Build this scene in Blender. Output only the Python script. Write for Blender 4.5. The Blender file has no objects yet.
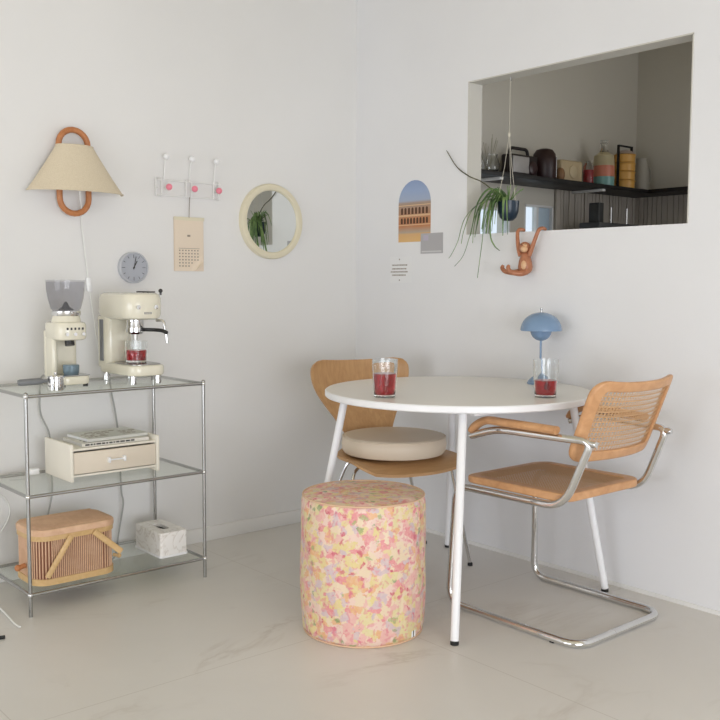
import bpy, bmesh, math, random
from mathutils import Vector, Matrix, Euler
random.seed(7)
PI = math.pi
S = bpy.context.scene
COL = S.collection

# ---------------------------------------------------------------- camera
cam_d = bpy.data.cameras.new('camera'); cam = bpy.data.objects.new('camera', cam_d); COL.objects.link(cam)
FPX, PITCH, ROLL, YAW = 936.32, 0.080226, -0.0042838, 0.862562
f = Vector((math.cos(PITCH)*math.cos(YAW), math.cos(PITCH)*math.sin(YAW), -math.sin(PITCH)))
r = Vector((math.sin(YAW), -math.cos(YAW), 0)); d = f.cross(r)
c_, s_ = math.cos(ROLL), math.sin(ROLL)
rx = c_*r + s_*d; dn = -s_*r + c_*d
M = Matrix.Identity(4)
for i in range(3):
    M[i][0] = rx[i]; M[i][1] = -dn[i]; M[i][2] = -f[i]
M.translation = Vector((-2.96325, -3.49354, 1.12))
cam.matrix_world = M
cam_d.sensor_width = 36; cam_d.lens = FPX/720*36; cam_d.clip_start = 0.05
S.camera = cam

# ---------------------------------------------------------------- world, light, exposure
w = bpy.data.worlds.new('daylight'); S.world = w; w.use_nodes = True
bg = w.node_tree.nodes['Background']; bg.inputs[0].default_value = (0.86, 0.90, 1.0, 1); bg.inputs[1].default_value = 1.1

KXL = 2.36
def area(name, loc, aim, sx, sy, power, color, spread=PI):
    l = bpy.data.lights.new(name, 'AREA'); l.shape = 'RECTANGLE'; l.size = sx; l.size_y = sy
    l.energy = power; l.color = color; l.spread = spread
    o = bpy.data.objects.new(name, l); COL.objects.link(o); o.location = loc
    o.rotation_euler = (Vector(aim)-Vector(loc)).to_track_quat('-Z', 'Y').to_euler()
    return o
# daylight entering through the big side window opening at the camera's left
area('window_daylight', (-6.55, -2.2, .90), (0, -2.0, .55), 3.2, 1.6, 46, (0.905, 0.935, 1.0))
area('rear_fill_light', (-3.0, -6.05, .90), (-1.4, 0, .35), 3.2, 1.6, 92, (0.905, 0.935, 1.0))  # unseen rear lamp, added to fill the left wall
area('kitchen_fill_light', (KXL+.15, -2.8, 1.6), (1.0, -1.0, 1.5), 1.1, 1.0, 10, (1.0, 0.985, 0.97))  # unseen lamp added to brighten the kitchen
S.view_settings.view_transform = 'Standard'; S.view_settings.look = 'None'
S.view_settings.gamma = 1; S.view_settings.use_curve_mapping = False
S.view_settings.exposure = 0.15

# ---------------------------------------------------------------- materials
def lin(c):
    return tuple(((v/255)/12.92 if v/255 <= .04045 else ((v/255+.055)/1.055)**2.4) for v in c)+(1.0,)
def pm(name, rgb, rough=.5, metal=0., **k):
    m = bpy.data.materials.new(name); m.use_nodes = True
    p = m.node_tree.nodes['Principled BSDF']
    p.inputs['Base Color'].default_value = lin(rgb); p.inputs['Roughness'].default_value = rough
    p.inputs['Metallic'].default_value = metal
    for a, v in k.items(): p.inputs[a.replace('_', ' ')].default_value = v
    return m
def nd(m, t, **k):
    n = m.node_tree.nodes.new(t)
    for a, v in k.items(): setattr(n, a, v)
    return n
def lk(m, a, b): m.node_tree.links.new(a, b)
def P_(m): return m.node_tree.nodes['Principled BSDF']
def noise(m, scale, detail=3, dist=0, vec=None, rough=.5):
    n = nd(m, 'ShaderNodeTexNoise'); n.inputs['Scale'].default_value = scale
    n.inputs['Detail'].default_value = detail; n.inputs['Distortion'].default_value = dist
    n.inputs['Roughness'].default_value = rough
    if vec is not None: lk(m, vec, n.inputs['Vector'])
    return n
def coords(m, scale=(1, 1, 1), rot=(0, 0, 0)):
    t = nd(m, 'ShaderNodeTexCoord'); mp = nd(m, 'ShaderNodeMapping')
    mp.inputs['Scale'].default_value = scale; mp.inputs['Rotation'].default_value = rot
    lk(m, t.outputs['Object'], mp.inputs['Vector']); return mp.outputs['Vector']
def ramp(m, fac, stops, interp='LINEAR'):
    r_ = nd(m, 'ShaderNodeValToRGB'); cr = r_.color_ramp; cr.interpolation = interp
    while len(cr.elements) < len(stops): cr.elements.new(0.5)
    for e, (p, c) in zip(cr.elements, stops):
        e.position = p; e.color = lin(c) if max(c) > 1.0 else tuple(c)+(1,)
    lk(m, fac, r_.inputs['Fac']); return r_.outputs['Color']
def mixc(m, fac, a, b, mode='MIX'):
    n = nd(m, 'ShaderNodeMix', data_type='RGBA', blend_type=mode)
    for sock, v in ((n.inputs[0], fac), (n.inputs[6], a), (n.inputs[7], b)):
        if hasattr(v, 'is_output'): lk(m, v, sock)
        elif isinstance(v, tuple): sock.default_value = v
        else: sock.default_value = v
    return n.outputs[2]
def math_(m, op, a, b=None):
    n = nd(m, 'ShaderNodeMath', operation=op)
    for i, v in enumerate((a, b)):
        if v is None: continue
        if hasattr(v, 'is_output'): lk(m, v, n.inputs[i])
        else: n.inputs[i].default_value = v
    return n.outputs[0]
def bump(m, h, strength=.2, dist=.01):
    b = nd(m, 'ShaderNodeBump'); b.inputs['Strength'].default_value = strength; b.inputs['Distance'].default_value = dist
    lk(m, h, b.inputs['Height']); lk(m, b.outputs[0], P_(m).inputs['Normal'])

def wallpaint(name, rgb):
    m = pm(name, rgb, .75); v = coords(m)
    n = noise(m, 1.2, 4, vec=v)
    a = tuple(min(255, x*1.01) for x in rgb); b = tuple(x*.985 for x in rgb)
    lk(m, ramp(m, n.outputs[0], [(.3, b), (.7, a)]), P_(m).inputs['Base Color'])
    n2 = noise(m, 60, 3, vec=v); bump(m, n2.outputs[0], .08, .004)
    return m
M_WALL = wallpaint('white_wall_paint', (231, 230, 228))
M_WALLR = wallpaint('white_wall_paint_right', (233, 233, 234))
M_KWALL = wallpaint('kitchen_wall_paint', (212, 207, 194))
M_CEIL = pm('ceiling_paint', (222, 212, 186), .8)
M_TRIM = pm('white_trim_paint', (236, 235, 232), .5)

def floor_mat():
    m = pm('pale_stone_tile', (205, 200, 190), .38); v = coords(m)
    big = noise(m, 1.1, 5, .4, v, .55)
    base = ramp(m, big.outputs[0], [(.3, (215, 212, 207)), (.5, (220, 217, 212)), (.7, (225, 222, 218))])
    # thin veins: ridge of a distorted noise, masked
    n = noise(m, .9, 6, 1.1, coords(m, (1, 1.9, 1), (0, 0, .5)), .6)
    ridge = math_(m, 'ABSOLUTE', math_(m, 'SUBTRACT', n.outputs[0], .5))
    vein = ramp(m, ridge, [(0, (1, 1, 1)), (.012, (.45, .45, .45)), (.035, (0, 0, 0))])
    mask = ramp(m, noise(m, 2.2, 2, 0, v).outputs[0], [(.48, (0, 0, 0)), (.66, (1, 1, 1))])
    vf = math_(m, 'MULTIPLY', math_(m, 'MULTIPLY', vein, mask), .42)
    c1 = mixc(m, vf, base, lin((178, 168, 156)))
    # tile joints
    br = nd(m, 'ShaderNodeTexBrick'); br.offset = 0; br.squash = 1
    mp = nd(m, 'ShaderNodeMapping'); mp.inputs['Location'].default_value = (.93, 1.2, 0)
    t = nd(m, 'ShaderNodeTexCoord'); lk(m, t.outputs['Object'], mp.inputs['Vector']); lk(m, mp.outputs[0], br.inputs['Vector'])
    br.inputs['Scale'].default_value = 1; br.inputs['Brick Width'].default_value = 1.2; br.inputs['Row Height'].default_value = 1.2
    br.inputs['Mortar Size'].default_value = .0018; br.inputs['Mortar Smooth'].default_value = .3
    br.inputs['Color1'].default_value = (0, 0, 0, 1); br.inputs['Color2'].default_value = (0, 0, 0, 1); br.inputs['Mortar'].default_value = (1, 1, 1, 1)
    c2 = mixc(m, math_(m, 'MULTIPLY', br.outputs['Color'], .4), c1, lin((168, 160, 148)))
    lk(m, c2, P_(m).inputs['Base Color'])
    rr = noise(m, 3, 3, 0, v); mr = nd(m, 'ShaderNodeMapRange'); mr.inputs[3].default_value = .28; mr.inputs[4].default_value = .42
    lk(m, rr.outputs[0], mr.inputs[0]); lk(m, mr.outputs[0], P_(m).inputs['Roughness'])
    return m
M_FLOOR = floor_mat()

def wood(name, c_dark, c_light, scale=(3, 28, 28), rough=.42, rot=(0, 0, 0)):
    m = pm(name, c_light, rough); v = coords(m, scale, rot)
    n = noise(m, 2.2, 5, .8, v, .6)
    lk(m, ramp(m, n.outputs[0], [(.3, c_dark), (.7, c_light)]), P_(m).inputs['Base Color'])
    return m
M_OAK = wood('light_oak_veneer', (192, 148, 100), (207, 166, 118))
M_OAKV = wood('oak_veneer_backrest', (186, 141, 94), (203, 160, 112), (28, 28, 3))
M_BEECH = wood('orange_beech', (196, 144, 98), (215, 165, 119), (12, 12, 12))
M_CANE = pm('woven_cane', (208, 166, 122), .6)
M_BENT = wood('bent_rattan_wood', (178, 112, 66), (198, 132, 84), (14, 14, 14))
M_MONKEY = wood('teak_wood', (164, 104, 72), (186, 124, 90), (20, 20, 20), .4)
M_MONKEYL = wood('pale_limba_wood', (214, 168, 126), (226, 186, 146), (20, 20, 20), .4)
M_CHROME = pm('polished_chrome', (222, 222, 222), .08, 1.)
M_STEEL = pm('satin_steel_tube', (170, 170, 168), .25, 1.)
M_DKSTEEL = pm('dark_metal', (70, 70, 70), .35, .8)
M_WHITE = pm('white_lacquer', (243, 243, 244), .35)
M_TTOP = pm('white_table_laminate', (234, 231, 225), .28)
M_WMETAL = pm('white_coated_metal', (236, 236, 234), .35)
M_BLACK = pm('black_rubber', (25, 25, 26), .6)
M_BLACKS = pm('black_shelf_board', (18, 17, 18), .5)
M_CREAM = pm('cream_enamel', (232, 227, 208), .22, Coat_Weight=.4)
M_CREAMBOX = pm('cream_painted_wood', (238, 232, 218), .5)
M_DRAWER = pm('beige_drawer_front', (226, 214, 196), .5)
M_CUSH = pm('ivory_leatherette', (222, 206, 184), .45)
M_BLUE = pm('powder_blue_lacquer', (122, 150, 182), .25, Coat_Weight=.3)
M_MIRROR = pm('mirror_glass', (235, 238, 236), .01, 1.)
M_MFRAME = pm('butter_yellow_frame', (224, 216, 190), .35)
M_CORDW = pm('white_cable', (232, 232, 228), .5)
M_CORDG = pm('grey_cable', (160, 160, 156), .5)
M_PINK = pm('pink_lacquer', (240, 138, 156), .3)
M_PAPER = pm('cream_paper', (232, 216, 196), .85)
M_INK = pm('grey_ink', (150, 138, 126), .9)
M_INKD = pm('dark_ink', (70, 68, 66), .9)
M_CLOCK = pm('grey_clock_plastic', (190, 192, 198), .5)
M_CLOCKF = pm('clock_dial_grey', (176, 179, 187), .6)
M_DPOT = pm('dark_teal_glaze', (30, 48, 64), .3)
M_SOIL = pm('dark_soil', (48, 38, 30), .9)
M_GRPH = pm('grey_handle_plastic', (120, 122, 124), .45)

def shade_mat():
    m = pm('linen_lampshade', (232, 219, 190), .85, Transmission_Weight=0.0)
    v = coords(m, (1, 1, 1)); n = noise(m, 260, 2, 0, v)
    lk(m, ramp(m, n.outputs[0], [(.3, (214, 200, 174)), (.7, (224, 211, 187))]), P_(m).inputs['Base Color'])
    bump(m, n.outputs[0], .15, .002); return m
M_SHADE = shade_mat()

def glass(name, rgb=(250, 252, 252), ior=1.45, rough=0.0):
    return pm(name, rgb, rough, Transmission_Weight=1.0, IOR=ior)
M_GLASS = glass('clear_glass')
M_DRINK = pm('red_berry_drink', (190, 24, 40), .02, Transmission_Weight=.9, IOR=1.33)
def thin(name, tint, gl=.9):
    # thin sheet glass: tinted see-through body with fresnel reflections
    m = bpy.data.materials.new(name); m.use_nodes = True; nt = m.node_tree; nt.nodes.remove(nt.nodes['Principled BSDF'])
    tr = nd(m, 'ShaderNodeBsdfTransparent'); tr.inputs[0].default_value = lin(tint)
    g = nd(m, 'ShaderNodeBsdfGlossy'); g.inputs['Roughness'].default_value = .05
    fr = nd(m, 'ShaderNodeFresnel'); fr.inputs[0].default_value = 1.5
    mx = nd(m, 'ShaderNodeMixShader'); geo = nd(m, 'ShaderNodeNewGeometry'); front = math_(m, 'SUBTRACT', 1.0, geo.outputs['Backfacing'])
    lk(m, math_(m, 'MULTIPLY', math_(m, 'MULTIPLY', fr.outputs[0], gl), front), mx.inputs[0])
    lk(m, tr.outputs[0], mx.inputs[1]); lk(m, g.outputs[0], mx.inputs[2])
    lk(m, mx.outputs[0], nt.nodes['Material Output'].inputs['Surface']); return m
M_SHELFGLASS = thin('shelf_sheet_glass', (251, 253, 250), .8)
M_SMOKE = thin('smoky_hopper_plastic', (238, 238, 240), .9)
M_PANE = thin('window_pane_glass', (240, 245, 246), .8)

def floral():
    m = pm('floral_vinyl', (240, 220, 190), .42)
    v = coords(m)
    dn_ = noise(m, 24, 5, 0, v, .65)
    add = nd(m, 'ShaderNodeMixRGB'); add.blend_type = 'ADD'; add.inputs[0].default_value = .06
    lk(m, v, add.inputs[1]); lk(m, dn_.outputs['Color'], add.inputs[2])
    vo = nd(m, 'ShaderNodeTexVoronoi'); vo.inputs['Scale'].default_value = 44; lk(m, add.outputs[0], vo.inputs['Vector'])
    sp = nd(m, 'ShaderNodeSeparateColor'); lk(m, vo.outputs['Color'], sp.inputs[0])
    base = ramp(m, sp.outputs[0], [(0, (234, 212, 180)), (.2, (232, 182, 172)), (.32, (228, 208, 146)), (.46, (236, 206, 190)),
                                   (.6, (230, 180, 132)), (.7, (226, 212, 160)), (.82, (212, 190, 192)), (.92, (228, 150, 150))], 'CONSTANT')
    vo2 = nd(m, 'ShaderNodeTexVoronoi'); vo2.inputs['Scale'].default_value = 40; lk(m, add.outputs[0], vo2.inputs['Vector'])
    sp2 = nd(m, 'ShaderNodeSeparateColor'); lk(m, vo2.outputs['Color'], sp2.inputs[0])
    spot = ramp(m, sp2.outputs[1], [(0, (206, 84, 108)), (.16, (160, 174, 108)), (.24, (220, 116, 136)), (.38, (130, 156, 104)), (.44, (228, 214, 132))], 'CONSTANT')
    near = ramp(m, vo2.outputs['Distance'], [(.26, (1, 1, 1)), (.42, (0, 0, 0))])
    sel = ramp(m, sp2.outputs[1], [(0, (1, 1, 1)), (.5, (0, 0, 0))], 'CONSTANT')
    c = mixc(m, math_(m, 'MULTIPLY', math_(m, 'MULTIPLY', near, sel), .85), base, spot)
    n2 = noise(m, 90, 3, .5, v); pale = ramp(m, n2.outputs[0], [(.42, (0, 0, 0)), (.7, (1, 1, 1))])
    c = mixc(m, math_(m, 'MULTIPLY', pale, .38), c, lin((236, 208, 188)))
    n3 = noise(m, 60, 3, .5, v); pk = ramp(m, n3.outputs[0], [(.56, (0, 0, 0)), (.62, (1, 1, 1))])
    c = mixc(m, math_(m, 'MULTIPLY', pk, .5), c, lin((222, 130, 142)))
    lk(m, c, P_(m).inputs['Base Color'])
    n = noise(m, 9, 4, 1.0, coords(m, (1, 1, .5))); bump(m, n.outputs[0], .35, .03)
    return m
M_FLORAL = floral()
M_PIPE = pm('peach_piping', (222, 186, 154), .5)

def marble():
    m = pm('white_marble', (232, 228, 222), .3); v = coords(m)
    n = noise(m, 14, 5, 1.4, v); rg = math_(m, 'ABSOLUTE', math_(m, 'SUBTRACT', n.outputs[0], .5))
    lk(m, ramp(m, rg, [(0, (214, 208, 202)), (.02, (232, 227, 221)), (.05, (242, 239, 235))]), P_(m).inputs['Base Color']); return m
M_MARBLE = marble()

def leafmat():
    m = pm('green_leaf', (92, 122, 70), .5); v = coords(m)
    n = noise(m, 18, 2, 0, v)
    lk(m, ramp(m, n.outputs[0], [(.3, (66, 96, 58)), (.55, (116, 146, 88)), (.75, (162, 178, 112))]), P_(m).inputs['Base Color']); return m
M_LEAF = leafmat()
M_BASKET = wood('woven_bamboo', (212, 170, 136), (230, 192, 160), (10, 10, 10), .55)
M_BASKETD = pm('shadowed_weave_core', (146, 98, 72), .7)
M_RATTAN = wood('pale_split_bamboo', (206, 168, 112), (220, 186, 136), (20, 20, 20), .5)

# ---------------------------------------------------------------- mesh helpers
class MB:
    def __init__(s): s.bm = bmesh.new(); s.mi = 0
    def m(s, i): s.mi = i; return s
    def _tag(s, faces):
        for fc in faces: fc.material_index = s.mi
    def box(s, x0, x1, y0, y1, z0, z1, bevel=0, seg=2, mat=None):
        r_ = bmesh.ops.create_cube(s.bm, size=1)
        vs = r_['verts']
        for v in vs:
            v.co = Vector(((x0+x1)/2+v.co.x*(x1-x0), (y0+y1)/2+v.co.y*(y1-y0), (z0+z1)/2+v.co.z*(z1-z0)))
        fs = set(fc for v in vs for fc in v.link_faces); s._tag(fs)
        if bevel > 0:
            es = set(e for v in vs for e in v.link_edges)
            b = bmesh.ops.bevel(s.bm, geom=list(es)+list(vs), offset=bevel, segments=seg, affect='EDGES', profile=.5)
            s._tag(b['faces']); vs = list(set(v for fc in b['faces'] for v in fc.verts) | set(v for v in vs if v.is_valid))
        if mat is not None: bmesh.ops.transform(s.bm, matrix=mat, verts=vs)
        return s
    def ring(s, pts): return [s.bm.verts.new(p) for p in pts]
    def skin(s, rings, closed=True, cap0=False, cap1=False):
        n = len(rings[0])
        for a, b in zip(rings, rings[1:]):
            for i in range(n if closed else n-1):
                j = (i+1) % n
                fc = s.bm.faces.new((a[i], a[j], b[j], b[i])); fc.material_index = s.mi
        if cap0: s.bm.faces.new(list(reversed(rings[0]))).material_index = s.mi
        if cap1: s.bm.faces.new(rings[-1]).material_index = s.mi
        return s
    def lathe(s, prof, c=(0, 0, 0), n=32, mat=None, sx=1, sy=1, a0=0, a1=2*PI):
        full = abs(a1-a0-2*PI) < 1e-6
        rings = []
        for (rr, z) in prof:
            rr = max(rr, 1e-4)
            k = n if full else n+1
            pts = [Vector((c[0]+rr*sx*math.cos(a0+(a1-a0)*i/n), c[1]+rr*sy*math.sin(a0+(a1-a0)*i/n), c[2]+z)) for i in range(k)]
            if mat is not None: pts = [mat @ p for p in pts]
            rings.append(s.ring(pts))
        s.skin(rings, full, full and prof[0][0] < 1e-3, full and prof[-1][0] < 1e-3); return s
    def tube(s, pts, r_, n=10, closed=False, cap=True, flat=None):
        pts = [Vector(p) for p in pts]; N = len(pts)
        rs = r_ if isinstance(r_, (list, tuple)) else [r_]*N
        tang = []
        for i in range(N):
            if closed: t = pts[(i+1) % N]-pts[i-1]
            elif i == 0: t = pts[1]-pts[0]
            elif i == N-1: t = pts[-1]-pts[-2]
            else: t = (pts[i+1]-pts[i]).normalized()+(pts[i]-pts[i-1]).normalized()
            tang.append(t.normalized() if t.length > 1e-9 else Vector((0, 0, 1)))
        u = tang[0].orthogonal().normalized()
        if flat is not None:
            u = Vector(flat); u = (u-tang[0]*u.dot(tang[0])).normalized()
        rings = []
        for i in range(N):
            t = tang[i]; u = (u-t*u.dot(t))
            u = u.normalized() if u.length > 1e-6 else t.orthogonal().normalized()
            v = t.cross(u)
            fr = rs[i]
            ra, rb = fr if isinstance(fr, tuple) else (fr, fr)
            rings.append(s.ring([pts[i]+u*ra*math.cos(2*PI*k/n)+v*rb*math.sin(2*PI*k/n) for k in range(n)]))
        if closed: s.skin(rings+[rings[0]], True)
        else: s.skin(rings, True, cap, cap)
        return s
    def ball(s, c, r_, n=16, sc=(1, 1, 1), mat=None):
        k = n//2
        prof = [(r_*math.sin(PI*i/k), -r_*math.cos(PI*i/k)) for i in range(k+1)]
        m4 = Matrix.Translation(Vector(c)) @ (mat or Matrix.Identity(4)) @ Matrix.Diagonal((sc[0], sc[1], sc[2], 1))
        return s.lathe(prof, (0, 0, 0), n, m4)
    def prism(s, poly, lo, hi, ax='z', mat=None):
        def P3(a, b, h):
            p = {'z': Vector((a, b, h)), 'y': Vector((a, h, b)), 'x': Vector((h, a, b))}[ax]
            return mat @ p if mat is not None else p
        return s.skin([s.ring([P3(a, b, lo) for a, b in poly]), s.ring([P3(a, b, hi) for a, b in poly])], True, True, True)
    def quad(s, a, b, c, d_):
        fc = s.bm.faces.new([s.bm.verts.new(p) for p in (a, b, c, d_)]); fc.material_index = s.mi; return s
    def build(s, name, mats, parent=None, loc=(0, 0, 0), rot=(0, 0, 0), ang=35, label=None, smooth=True):
        bmesh.ops.recalc_face_normals(s.bm, faces=s.bm.faces[:])
        me = bpy.data.meshes.new(name); s.bm.to_mesh(me); s.bm.free()
        for m_ in (mats if isinstance(mats, (list, tuple)) else [mats]): me.materials.append(m_)
        if smooth:
            me.polygons.foreach_set('use_smooth', [True]*len(me.polygons)); me.set_sharp_from_angle(angle=math.radians(ang))
        o = bpy.data.objects.new(name, me); COL.objects.link(o)
        o.location = loc; o.rotation_euler = rot
        if parent: o.parent = parent
        if label: o['label'] = label
        return o
def fillet(pts, r_, n=6, closed=False):
    pts = [Vector(p) for p in pts]; out = []; N = len(pts)
    rr = r_ if isinstance(r_, (list, tuple)) else [r_]*N
    for i in range(N):
        if not closed and i in (0, N-1): out.append(pts[i]); continue
        p = pts[i]; a = pts[i-1]-p; b = pts[(i+1) % N]-p
        q = min(rr[i], a.length*.49, b.length*.49)
        A = p+a.normalized()*q; B = p+b.normalized()*q
        for k in range(n+1):
            t = k/n; out.append(A*(1-t)**2+p*2*t*(1-t)+B*t*t)
    return out
def spline(pts, n=8):
    P = [Vector(p) for p in pts]; P = [2*P[0]-P[1]]+P+[2*P[-1]-P[-2]]; out = []
    for i in range(1, len(P)-2):
        for k in range(n):
            t = k/n; a, b, c, d_ = P[i-1], P[i], P[i+1], P[i+2]
            out.append(.5*((2*b)+(c-a)*t+(2*a-5*b+4*c-d_)*t*t+(3*b-a-3*c+d_)*t**3))
    out.append(P[-2]); return out
def rrect(x0, x1, y0, y1, r_, n=6):
    out = []
    for cx, cy, a in ((x1-r_, y1-r_, 0), (x0+r_, y1-r_, PI/2), (x0+r_, y0+r_, PI), (x1-r_, y0+r_, 1.5*PI)):
        for k in range(n+1): out.append((cx+r_*math.cos(a+k*PI/2/n), cy+r_*math.sin(a+k*PI/2/n)))
    return out
def tag(o, label, cat, group=None):
    o['label'] = label; o['category'] = cat
    if group: o['group'] = group
    return o
def root(name, loc, label, cat, rotz=0, group=None):
    o = bpy.data.objects.new(name, None); COL.objects.link(o); o.location = loc; o.rotation_euler = (0, 0, rotz)
    o.empty_display_size = .05
    return tag(o, label, cat, group)
def struct(name, mb, mat, **k):
    o = mb.build(name, mat, **k); o['kind'] = 'structure'; return o

# ================================================================ SETTING
HC = 2.75; YR = -6.0; XL = -6.5; KX = 2.36; KY = -3.2; T = .08
struct('floor', MB().box(XL-.1, KX+.1, YR-.1, .1, -.1, 0), M_FLOOR)
struct('ceiling', MB().box(XL-.1, KX+.1, YR-.1, .1, HC, HC+.1), M_CEIL)
struct('wall_left', MB().box(XL-.1, T/2, 0, .1, 0, HC), M_WALL)
def wall_with_hole(name, axis, p0, p1, a0, a1, h0, h1, holes, mat):
    """wall slab between p0..p1 on `axis`, spanning a0..a1 and heights h0..h1; holes sorted along a, as (a0,a1,z0,z1)"""
    mb = MB()
    def bx(a, b, z0, z1):
        if b-a < 1e-6 or z1-z0 < 1e-6: return
        if axis == 'x': mb.box(p0, p1, a, b, z0, z1)
        else: mb.box(a, b, p0, p1, z0, z1)
    cur = a0
    for (ha, hb, z0, z1) in holes:
        bx(cur, ha, h0, h1); bx(ha, hb, h0, z0); bx(ha, hb, z1, h1); cur = hb
    bx(cur, a1, h0, h1)
    return struct(name, mb, mat)
OY0, OY1, OZ0, OZ1 = -1.762, -.730, 1.335, 1.974
wall_with_hole('wall_right', 'x', 0, T, YR, 0, 0, HC, [(OY0, OY1, OZ0, OZ1)], M_WALLR)
wall_with_hole('wall_window_side', 'x', XL-.1, XL, YR, 0, 0, HC, [(-3.9, -.5, .05, 1.75)], M_WALL)
wall_with_hole('wall_rear', 'y', YR-.1, YR, XL, 0, 0, HC, [(-4.7, -1.3, .05, 1.75)], M_WALL)
wall_with_hole('wall_kitchen_back', 'y', 0, .1, T/2, KX, 0, HC, [(.80, 1.14, 1.0, 1.55), (1.262, 1.525, 1.0, 1.585)], M_KWALL)
wall_with_hole('wall_kitchen_far', 'x', KX, KX+.1, YR, .1, 0, HC, [(-3.4, -2.2, 1.0, 2.1)], M_KWALL)
struct('baseboard_left', MB().box(XL, -.001, -.012, 0, 0, .062, .002), M_TRIM)
struct('baseboard_right', MB().box(-.006, 0, YR, -.012, 0, .014), M_TRIM)
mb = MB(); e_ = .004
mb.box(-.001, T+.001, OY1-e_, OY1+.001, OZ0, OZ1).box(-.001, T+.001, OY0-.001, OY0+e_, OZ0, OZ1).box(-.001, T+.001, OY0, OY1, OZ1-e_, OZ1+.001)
struct('reveal_shade_trim', mb, pm('shade_toned_opening_lining', (206, 203, 194), .7))  # added lining panels; their darker tone paints in the shade of the reveals
# kitchen panelling under the shelf: narrow vertical boards on the back and far walls
mb = MB()
x = 1.53
while x < KX-.02:
    wd = random.choice((.026, .034, .042, .03)); x2 = min(x+wd, KX-.012); mb.box(x, x2-.005, -.012-random.random()*.006, 0, .9, 1.685); x = x2
mb.box(1.53, KX, -.004, 0, .9, 1.685)
struct('trim_1', mb, wallpaint('grey_beige_boards', (186, 178, 166)))
mb = MB(); y = -.012
while y > -2.1:
    wd = random.choice((.026, .034, .042)); y2 = y-wd; mb.box(KX-.012-random.random()*.006, KX, y2+.005, y, .9, 1.685); y = y2
mb.box(KX-.004, KX, -2.1, 0, .9, 1.685)
struct('trim_2', mb, bpy.data.materials['grey_beige_boards'])
M_COLDPANE = pm('frosted_pane', (190, 205, 214), .5, Transmission_Weight=.6)
for i, (a, b, z1) in enumerate(((.80, 1.14, 1.55), (1.262, 1.525, 1.585))):
    mb = MB(); fr = .012
    mb.box(a, a+fr, .0, .05, 1.0, z1).box(b-fr, b, .0, .05, 1.0, z1).box(a, b, .0, .05, z1-fr, z1).box(a, b, .0, .05, 1.0, 1.0+fr)
    mb.box((a+b)/2-.008, (a+b)/2+.008, .01, .045, 1.0, z1)
    mb.m(1).box(a+fr, (a+b)/2, .030, .033, 1.0+fr, z1-fr)
    mb.m(2).box((a+b)/2, b-fr, .020, .023, 1.0+fr, z1-fr)
    struct('window_%d' % (i+1), mb, [M_TRIM, M_PANE, M_COLDPANE if i else M_PANE])

# ================================================================ ROUND TABLE
TC = (-.486, -1.148); TH = .742
t = root('round_dining_table', (TC[0], TC[1], 0), 'white round four-legged dining table in the middle of the room against the right wall', 'table')
mb = MB(); R_ = .483
mb.m(1).lathe([(R_-.004, TH), (0, TH)], n=96)
mb.m(0).lathe([(0, TH-.024), (R_-.004, TH-.024), (R_, TH-.020), (R_, TH-.004), (R_-.004, TH)], n=96)
mb.build('tabletop', [M_WHITE, M_TTOP], t)
for sx in (-1, 1):
    for sy in (-1, 1):
        a = Vector((sx*.285, sy*.295, TH-.026)); b = Vector((sx*(.398 if sy < 0 else .375), (-.378 if sy < 0 else .40), .012))
        lg = MB().tube([a-Vector((sx*.05, sy*.05, -.012)), a-Vector((sx*.012, sy*.012, -.004)), a+(b-a)*.03, b], [.0145, .0145, .0145, .0135], 14).build('leg', M_WHITE, t)
        MB().tube([b, Vector((b.x, b.y, 0))], .0135, 12).build('foot_cap', M_BLACK, lg, label='black rubber foot cap')
for y_ in (-.295, .295): MB().box(-.24, .24, y_-.01, y_+.01, TH-.045, TH-.0245).build('under_rail', M_WHITE, t)

# ================================================================ GLASSES
def tumbler(name, loc, label, liquid, rr=.035, h=.098, rb=.030, group=None):
    g = root(name, loc, label, 'glass', group=group)
    th = .0022
    n = 48
    mb = MB()
    def rad(z): return rb+(rr-rb)*min(1, z/(h*.8))
    outer = [(0, 0), (rb-.002, 0), (rb, .002)]+[(rad(h*k/10)+(0.0008 if k in (5, 6, 7, 8) and k % 2 else 0), h*k/10) for k in range(1, 10)]+[(rr+.0005, h)]
    inner = [(rr-th, h)]+[(rad(h*k/10)-th, h*k/10) for k in range(9, 0, -1)]+[(rb-th-.001, .009), (0, .008)]
    mb.lathe(outer+inner, n=n)
    mb.build('glass_body', M_GLASS, g)
    mb = MB()
    lq = [(0, .0086), (rb-th-.0016, .0094)]+[(rad(z)-th-.0004, z) for z in (.012, .02, liquid*.7, liquid)]+[(0, liquid)]
    mb.lathe(lq, n=n).build('red_drink', M_DRINK, g, label='dark red drink filling the lower half')
    return g
tumbler('drinking_glass', (-.850, -1.155, TH), 'clear tumbler of red drink at the left of the table, before the oak chair', .080, .043, .128, .036)
tumbler('drinking_glass', (-.424, -1.499, TH), 'clear tumbler of red drink at the right of the table, before the blue lamp', .058, .043, .128, .036)

# ================================================================ BLUE TABLE LAMP
l = root('table_lamp', (-.100, -1.218, TH-.0), 'small powder blue mushroom-shaped table lamp on the round table by the right wall', 'lamp')
MB().lathe([(0, 0), (.049, 0), (.050, .004), (.046, .012), (.032, .026), (.016, .036), (.006, .042), (0, .042)], n=32).build('base', M_BLUE, l)
MB().tube([(0, 0, .036), (0, 0, .19)], .0042, 12).build('stem', M_BLUE, l)
sh = [(0.0, .276)]
for k in range(1, 13):
    a = PI/2*k/12; sh.append((.079*math.sin(a)**.96, .206+.070*math.cos(a)))
inn = [(x_-.0018, z_-.0012) for x_, z_ in reversed(sh[1:])]+[(0, .2745)]
MB().lathe(sh+inn, n=48).build('lamp_shade', M_BLUE, l)
low = [(0, .166)]+[(.041*math.sin(PI/2*k/8), .207-.041*math.cos(PI/2*k/8)) for k in range(1, 9)]+[(.039, .209), (.0, .209)]
MB().lathe(low, n=36).build('lower_shade', M_BLUE, l)
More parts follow.
